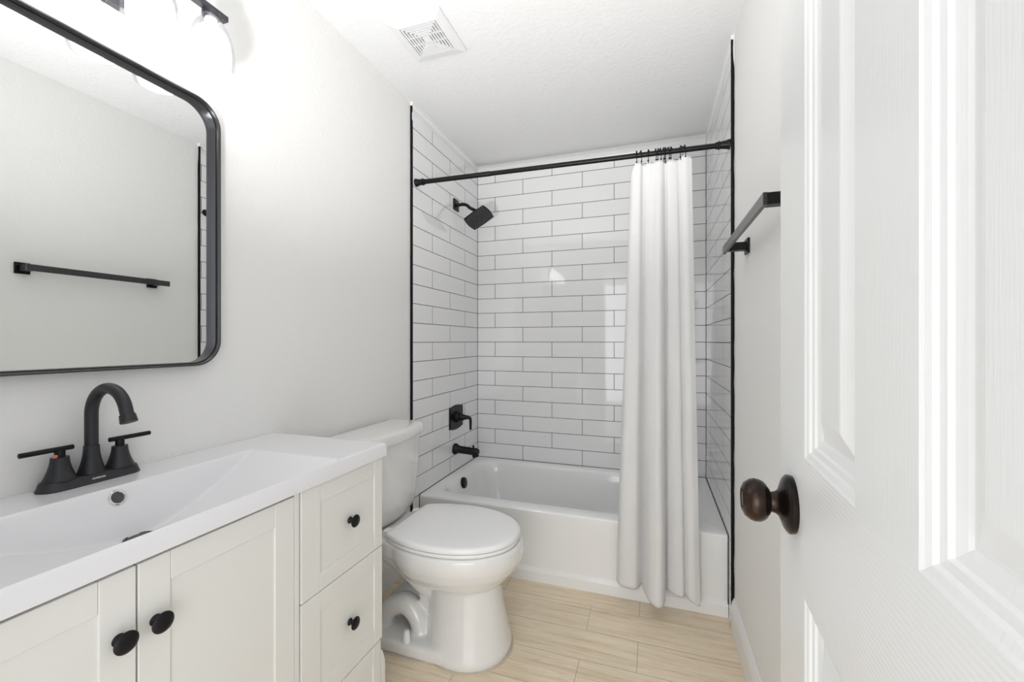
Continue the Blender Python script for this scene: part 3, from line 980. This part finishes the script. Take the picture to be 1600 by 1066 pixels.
random.seed(3)
spots = []
for s in (-1, 1):
    for i in range(5):
        for j in range(5):
            spots.append((s * (0.028 + i * 0.0088), -0.038 + j * 0.019 + (0.006 if i % 2 else 0)))
for k in range(16):
    an = 2 * PI * k / 16
    spots.append((0.02 * math.cos(an), 0.02 * math.sin(an)))
    spots.append((0.012 * math.cos(an * 2), 0.045 * math.sin(an)))
for a, c in spots:
    lathe(bm, [(0.0015, 0.0026), (0.0035, 0.0022), (0.0038, 0.0)], HC + ua * a + ub * c, fn, 8)
nz_ = obj('nozzles', bm, m_nozzle, hd)
nz_['kind'] = 'stuff'

# ------------------------------------------------------------------ curtain rod
RY, RZL, RZR = 1.976, 2.044, 2.025
RA = Vector((TL + 0.0005, RY, RZL)); RB = Vector((TR - 0.0005, RY, RZR))
rd = (RB - RA).normalized(); RLEN = (RB - RA).length
rod = thing('curtain_rod', 'black tension curtain rod with flared ends across the tub alcove', 'curtain rod', (RA + RB) / 2)
bm = new_bm(); lathe(bm, [(0.03, 0.0125), (0.43, 0.0125), (0.432, 0.0118)], RA, rd, 28)
obj('rod_tube', bm, m_black, rod)
bm = new_bm(); lathe(bm, [(0.43, 0.0113), (RLEN - 0.03, 0.0113)], RA, rd, 28)
obj('rod_tube', bm, m_black, rod)
for O, d in ((RA, rd), (RB, -rd)):
    bm = new_bm()
    lathe(bm, [(0, 0.0215), (0.003, 0.0215), (0.006, 0.020), (0.02, 0.0165), (0.038, 0.0145), (0.040, 0.0180), (0.045, 0.0180), (0.047, 0.0145), (0.056, 0.0140), (0.057, 0.011)], O, d, 32)
    obj('end_flange', bm, m_black, rod)
def rodp(x):
    return RA + (RB - RA) * ((x - RA.x) / (RB.x - RA.x))

# ------------------------------------------------------------------ shower curtain
def smooth(a, b_, t):
    t = min(1, max(0, (t - a) / (b_ - a)))
    return t * t * (3 - 2 * t)
# plan of the folds: (across 0..1, x at top, y at top, x at hem, y at hem, hem height)
FOLD = [
    (0.000, -0.092, 1.966, -0.158, 1.985, 0.090),
    (0.050, -0.083, 1.945, -0.142, 1.955, 0.086),
    (0.110, -0.066, 1.935, -0.112, 1.942, 0.082),
    (0.175, -0.052, 1.938, -0.075, 1.946, 0.082),
    (0.220, -0.046, 1.962, -0.055, 1.978, 0.086),
    (0.255, -0.040, 1.976, -0.046, 1.992, 0.088),
    (0.290, -0.028, 1.960, -0.038, 1.960, 0.084),
    (0.340, -0.012, 1.950, -0.026, 1.925, 0.076),
    (0.390,  0.002, 1.952, -0.010, 1.892, 0.070),
    (0.450,  0.016, 1.936,  0.016, 1.872, 0.066),
    (0.500,  0.028, 1.930,  0.038, 1.880, 0.066),
    (0.540,  0.040, 1.940,  0.050, 1.918, 0.070),
    (0.575,  0.048, 1.962,  0.052, 1.962, 0.080),
    (0.610,  0.056, 1.972,  0.056, 1.984, 0.088),
    (0.650,  0.064, 1.952,  0.068, 1.968, 0.090),
    (0.710,  0.082, 1.950,  0.094, 1.952, 0.084),
    (0.770,  0.098, 1.958,  0.122, 1.950, 0.080),
    (0.810,  0.106, 1.972,  0.132, 1.968, 0.086),
    (0.845,  0.112, 1.962,  0.136, 1.962, 0.086),
    (0.885,  0.122, 1.946,  0.150, 1.944, 0.078),
    (0.930,  0.136, 1.944,  0.168, 1.940, 0.068),
    (0.970,  0.150, 1.956,  0.182, 1.946, 0.060),
    (1.000,  0.160, 1.966,  0.192, 1.952, 0.058),
]
def foldat(s):
    n = len(FOLD)
    for i in range(n - 1):
        if FOLD[i][0] <= s <= FOLD[i + 1][0] + 1e-9:
            a, b_ = FOLD[max(i - 1, 0)], FOLD[i]
            c_, d_ = FOLD[i + 1], FOLD[min(i + 2, n - 1)]
            t = (s - b_[0]) / (c_[0] - b_[0])
            return [0.5 * (2 * b_[k] + (c_[k] - a[k]) * t + (2 * a[k] - 5 * b_[k] + 4 * c_[k] - d_[k]) * t * t + (3 * b_[k] - a[k] - 3 * c_[k] + d_[k]) * t ** 3) for k in range(1, 6)]
    return list(FOLD[-1][1:])
# hooks: x along the rod, and where each holds the cloth
HOOKX = [-0.0690, -0.0520, -0.0170, 0.0120, 0.0250, 0.0330, 0.0445, 0.0540, 0.0640, 0.0780, 0.1190, 0.1310]
def ztop(s, x):
    sag = 0.0
    d = min(abs(x - h) for h in HOOKX)
    sag = 0.012 * (1 - math.exp(-(d / 0.018) ** 2))
    return rodp(x).z - 0.040 - sag - 0.022 * (1 - smooth(0.0, 0.10, s)) + 0.014 * smooth(0.7, 1, s)
def build_curtain():
    bmm = new_bm()
    nu, nv = 230, 150
    uvl = bmm.loops.layers.uv.new('UVMap')
    grid = []
    for i in range(nu + 1):
        s = i / nu
        xt, yt, xb, yb, zb = foldat(s)
        zt = ztop(s, xt)
        col = []
        for j in range(nv + 1):
            v = j / nv
            z = zt + (zb - zt) * v
            k = v ** 0.9
            # the folds pull in just under the hooks and open out below
            yt2 = 1.968 + (yt - 1.956) * 0.62
            y = yt2 + (yb - yt2) * k
            top = 1 - smooth(0.0, 0.10, v)
            ycent = RY - 0.006
            y = y * (1 - 0.35 * top) + ycent * 0.35 * top
            x = xt + (xb - xt) * k
            # cloth is softly creased
            y += 0.0022 * math.sin(7.0 * v + 9 * s) * v + 0.0012 * math.sin(23 * v + 31 * s) * smooth(0.2, 0.6, v)
            x += 0.003 * math.sin(5.1 * v + 3 * s) * v * (1 - v)
            col.append(bmm.verts.new((x, y, z)))
        grid.append(col)
    W, HH = 1.75, 1.9
    for i in range(nu):
        for j in range(nv):
            f = bmm.faces.new([grid[i][j], grid[i][j + 1], grid[i + 1][j + 1], grid[i + 1][j]])
            for lp, (a, c) in zip(f.loops, ((i, j), (i, j + 1), (i + 1, j + 1), (i + 1, j))):
                lp[uvl].uv = (a / nu * W, c / nv * HH)
    return bmm
cur = obj('shower_curtain', build_curtain(), m_cloth)
md = cur.modifiers.new('t', 'SOLIDIFY'); md.thickness = 0.0016; md.offset = 0.0
cur['label'] = 'white waffle-weave shower curtain gathered at one end of the rod'
cur['category'] = 'curtain'

ORD = ['first', 'second', 'third', 'fourth', 'fifth', 'sixth', 'seventh', 'eighth', 'ninth', 'tenth', 'eleventh', 'twelfth']
hook0 = None
for i, hx_ in enumerate(HOOKX):
    p = rodp(hx_)
    if hook0 is None:
        r = thing('curtain_hook', '', 'curtain hook', p, 'curtain hooks on the shower rod')
        bm = new_bm()
        pts = [Vector((0, 0.0155, -0.006))] + arc((0, 0, 0), 0.0165, 0.0, PI, (0, 1, 0), (0, 0, 1), 14)
        pts += [Vector((0.001, -0.0165, -0.012)), Vector((0.0015, -0.013, -0.024)), Vector((0.0015, -0.010, -0.036)), Vector((0.001, -0.009, -0.045)), Vector((0, -0.004, -0.0505)), Vector((0, 0.003, -0.049))]
        tube(bm, [p + q for q in pts[1:]], 0.0017, 8)
        obj('wire', bm, m_black, r)
        for bx, by, bz in ((0, 0.006, 0.0155), (0, -0.006, 0.0155), (0.0008, -0.013, -0.034)):
            bm = new_bm()
            bmesh.ops.create_uvsphere(bm, u_segments=12, v_segments=8, radius=0.0038)
            bmesh.ops.translate(bm, verts=bm.verts, vec=p + Vector((bx, by, bz)))
            obj('bead', bm, m_black, r)
        hook0 = r
        p0 = p.copy()
    else:
        r = hook0.copy(); C.objects.link(r); r.location = p
        r['group'] = 'curtain hooks on the shower rod'
        r.rotation_euler = (0, 0, math.radians([0, 18, -12, 8, -20, 5, 12, -10, 22, -16, -25, 15][i]))
        for ch in list(hook0.children):
            c_ = ch.copy(); C.objects.link(c_); c_.parent = r
            c_.matrix_parent_inverse = ch.matrix_parent_inverse.copy()
    r['label'] = 'black wire curtain hook on the rod, %s from the left end of the curtain' % ORD[i]

# ------------------------------------------------------------------ towel bar
tb = thing('towel_bar', 'square black towel bar on the right wall near the open door', 'towel rail', (XR, 1.4, 1.526))
bx = 0.246
bm = new_bm()
box(bm, bx, bx + 0.0095, 1.122, 1.722, 1.511, 1.541, 0.0007, 1)
obj('bar', bm, m_bar, tb, smooth=False)
for y0 in (1.122, 1.655):
    bm = new_bm(); box(bm, bx + 0.0097, XR - 0.0085, y0, y0 + 0.030, 1.512, 1.540, 0.0006, 1)
    ps = obj('post', bm, m_black, tb, smooth=False)
    bm = new_bm(); box(bm, XR - 0.0085, XR - 0.0003, y0 - 0.011, y0 + 0.041, 1.500, 1.552, 0.001, 1)
    obj('wall_plate', bm, m_black, ps, smooth=False)

# ------------------------------------------------------------------ toilet
TYC = 1.517
tl_ = thing('toilet', 'white two-piece toilet with a closed lid between the vanity and the tub', 'toilet', (-0.85, TYC, 0))
def egg(xb, xf, hw, z, n=48, sq=2.3, wide=0.46):
    """egg outline: blunt behind, rounded in front"""
    xm = xb + (xf - xb) * wide
    pts = []
    for k in range(n):
        a = 2 * PI * k / n
        c_, s_ = math.cos(a), math.sin(a)
        e = 2.0 / (2.05 if c_ > 0 else sq)
        cx = math.copysign(abs(c_) ** e, c_); sx = math.copysign(abs(s_) ** e, s_)
        x = xm + (xf - xm) * cx if c_ > 0 else xm + (xm - xb) * cx
        pts.append((x, TYC + hw * sx, z))
    return pts
def build_bowl():
    bmm = new_bm()
    ring_loft(bmm, [egg(-1.00, -0.480, 0.198, 0.422), egg(-1.01, -0.472, 0.208, 0.415), egg(-1.01, -0.470, 0.211, 0.385), egg(-1.00, -0.474, 0.209, 0.362), egg(-0.985, -0.490, 0.198, 0.33),
                    egg(-0.955, -0.520, 0.170, 0.292), egg(-0.92, -0.550, 0.138, 0.265), egg(-0.89, -0.58, 0.10, 0.25)])
    o = bpy.data.objects.new('bowl', bpy.data.meshes.new('bowl'))
    # pedestal
    ring_loft(bmm, [egg(-0.845, -0.562, 0.104, 0.275, wide=.5), egg(-0.845, -0.560, 0.107, 0.24, wide=.5), egg(-0.845, -0.548, 0.122, 0.16, wide=.5), egg(-0.845, -0.532, 0.142, 0.08, wide=.5), egg(-0.845, -0.518, 0.160, 0.022, wide=.5), egg(-0.845, -0.521, 0.157, 0.0, wide=.5)])
    # plinth behind
    t = new_bm(); box(t, -1.10, -0.72, TYC - 0.156, TYC + 0.156, 0.0, 0.052, 0.014, 3); merge(bmm, t)
    # rear web from the rim down into the pedestal
    prism(bmm, [(-1.06, 0.40), (-0.70, 0.40), (-0.74, 0.16), (-0.86, 0.12), (-0.91, 0.245), (-1.09, 0.385)], 'y', TYC - 0.062, TYC + 0.062, 0.012)
    # trapway
    path = [Vector((-0.862, 0, 0.02)), Vector((-0.868, 0, 0.07)), Vector((-0.888, 0, 0.112)), Vector((-0.935, 0, 0.143)), Vector((-0.985, 0, 0.128)), Vector((-1.02, 0, 0.095)), Vector((-1.04, 0, 0.05)), Vector((-1.045, 0, 0.02))]
    for dy in (-0.062, 0.0, 0.062):
        tube(bmm, cr([q + Vector((0, TYC + dy, 0)) for q in path], 4), 0.040, 20)
    # upper chamber bulge under the rim
    for dy in (-0.045, 0.0, 0.045):
        tube(bmm, cr([Vector((-1.02, TYC + dy, 0.345)), Vector((-0.93, TYC + dy, 0.30)), Vector((-0.86, TYC + dy, 0.235)), Vector((-0.80, TYC + dy, 0.20))], 4), [0.055 - 0.022 * max(0, i - 5) / 7 for i in range(13)], 18)
    # tank shelf
    prism(bmm, [(-1.195, TYC - 0.115), (-1.06, TYC - 0.125), (-0.96, TYC - 0.165), (-0.90, TYC - 0.17), (-0.90, TYC + 0.17), (-0.96, TYC + 0.165), (-1.06, TYC + 0.125), (-1.195, TYC + 0.115)], 'z', 0.365, 0.424, 0.01)
    o2 = obj('bowl', bmm, m_porc, tl_)
    bpy.data.objects.remove(o)
    md = o2.modifiers.new('r', 'REMESH'); md.mode = 'VOXEL'; md.voxel_size = 0.0052; md.use_smooth_shade = True
    m2 = o2.modifiers.new('s', 'SMOOTH'); m2.factor = 0.5; m2.iterations = 7
    bake(o2)
    return o2
bowl = build_bowl()
# seat ring and lid
def lid_outline(grow, z, front=0.0):
    W_ = [(0.0, 0.140), (0.004, 0.1505), (0.014, 0.156), (0.05, 0.172), (0.10, 0.187), (0.16, 0.1975), (0.22, 0.201), (0.28, 0.197), (0.34, 0.1835), (0.39, 0.163), (0.43, 0.137), (0.46, 0.108), (0.482, 0.075), (0.495, 0.040), (0.499, 0.0)]
    pts = []
    for s, w_ in W_:
        pts.append((s, w_))
    side = [(-0.968 + s * 0.964, w_) for s, w_ in pts]
    # resample smoothly
    v = cr([Vector((a, b_, 0)) for a, b_ in side], 4)
    out = [(p.x, TYC + p.y) for p in v] + [(p.x, TYC - p.y) for p in v[::-1][1:]]
    cx, cy = -0.75, TYC
    res = []
    for x, y in out:
        dx, dy = x - cx, y - cy
        l = math.hypot(dx, dy)
        res.append((x + dx / l * grow, y + dy / l * grow, z))
    return res
bm = new_bm()
ring_loft(bm, [lid_outline(-0.010, 0.4215), lid_outline(-0.008, 0.4245), lid_outline(-0.001, 0.4250), lid_outline(0.0, 0.427), lid_outline(0.0, 0.4355), lid_outline(-0.001, 0.4370), lid_outline(-0.009, 0.4375), lid_outline(-0.010, 0.4405)])
obj('toilet_seat', bm, m_plast, tl_, angle=50)
bm = new_bm()
ring_loft(bm, [lid_outline(-0.004, 0.4402), lid_outline(0.0015, 0.4407), lid_outline(0.002, 0.443), lid_outline(0.002, 0.450), lid_outline(0.0, 0.455), lid_outline(-0.006, 0.4585), lid_outline(-0.016, 0.4600), lid_outline(-0.06, 0.4615), lid_outline(-0.12, 0.462)])
obj('toilet_lid', bm, m_plast, tl_, angle=50)
for s in (-1, 1):
    bm = new_bm()
    box(bm, -1.004, -0.962, TYC + s * 0.105 - 0.018, TYC + s * 0.105 + 0.018, 0.420, 0.449, 0.006, 3)
    obj('hinge', bm, m_plast, tl_)
# tank
def tank_ring(hw, xf, z, bow=0.026, r=0.048, xb=-1.196, n=7):
    pts = []
    y0, y1 = TYC - hw, TYC + hw
    # back edge, then rounded front corners with a bowed front
    pts.append((xb, y0)); pts.append((xb, y1))
    for i in range(n + 1):
        a = PI / 2 - PI / 2 * i / n
        pts.append((xf - bow - r + r * math.cos(a), y1 - r + r * math.sin(a)))
    for i in range(1, 12):
        t = i / 12
        y = (y1 - r) + (y0 - y1 + 2 * r) * t
        pts.append((xf - bow + bow * math.sin(PI * t), y))
    for i in range(n + 1):
        a = -PI / 2 * i / n
        pts.append((xf - bow - r + r * math.cos(a), y0 + r + r * math.sin(a)))
    return [(x, y, z) for x, y in pts]
bm = new_bm()
ring_loft(bm, [tank_ring(0.180, -1.040, 0.4265), tank_ring(0.196, -1.022, 0.440), tank_ring(0.202, -1.012, 0.47), tank_ring(0.212, -1.003, 0.60), tank_ring(0.222, -0.996, 0.767)])
obj('tank', bm, m_porc, tl_, angle=40)
bm = new_bm()
ring_loft(bm, [tank_ring(0.226, -0.992, 0.7675), tank_ring(0.233, -0.985, 0.771, xb=-1.199), tank_ring(0.234, -0.983, 0.778, xb=-1.200), tank_ring(0.233, -0.984, 0.800, xb=-1.200), tank_ring(0.229, -0.988, 0.811, xb=-1.198), tank_ring(0.221, -0.997, 0.8165, xb=-1.19), tank_ring(0.20, -1.012, 0.818, xb=-1.175)])
obj('tank_lid', bm, m_porc, tl_, angle=50)
for s in (-1, 1):
    bm = new_bm()
    lathe(bm, [(0, 0.0150), (0.02, 0.0135), (0.034, 0.0115), (0.040, 0.0105), (0.043, 0.007), (0.0435, 0.0)], (-0.885, TYC + s * 0.138, 0.050), (0, 0, 1), 24)
    obj('bolt_cap', bm, m_plast, tl_)
bm = new_bm()
rg = []
for g, z in ((0.006, 0.0), (0.006, 0.0035), (0.001, 0.0045)):
    pl = [(-1.10 - g, TYC - 0.154 - g, z), (-0.83, TYC - 0.154 - g, z)]
    e = [p for p in egg(-0.845 - g, -0.519 + g, 0.158 + g, z, wide=.5)]
    fr = [p for p in e if p[0] > -0.78]
    fr.sort(key=lambda p: math.atan2(p[1] - TYC, p[0] + 0.78))
    rg.append(pl + fr + [(-0.83, TYC + 0.154 + g, z), (-1.10 - g, TYC + 0.154 + g, z)])
ring_loft(bm, rg)
obj('caulk_bead', bm, m_caulk, tl_, smooth=False)

# parts that look different from the rest of their thing
for o in bpy.data.objects:
    n = o.name.split('.')[0]
    lab = {'overflow_plate': 'black round overflow plate', 'tub_drain': 'black tub drain', 'grout_line': 'thin black caulk line', 'lettering': "white maker's lettering",
           'overflow_ring': 'chrome overflow ring', 'sink_drain': 'metal drain, coloured dark for the shadow inside', 'caulk_bead': 'tan caulk bead', 'knob': 'round black knob', 'bulb': 'glowing frosted white bulb',
           'glass_shade': 'clear glass bell shade', 'mirror_glass': 'silvered mirror glass'}.get(n)
    if lab and o.parent:
        o['label'] = lab
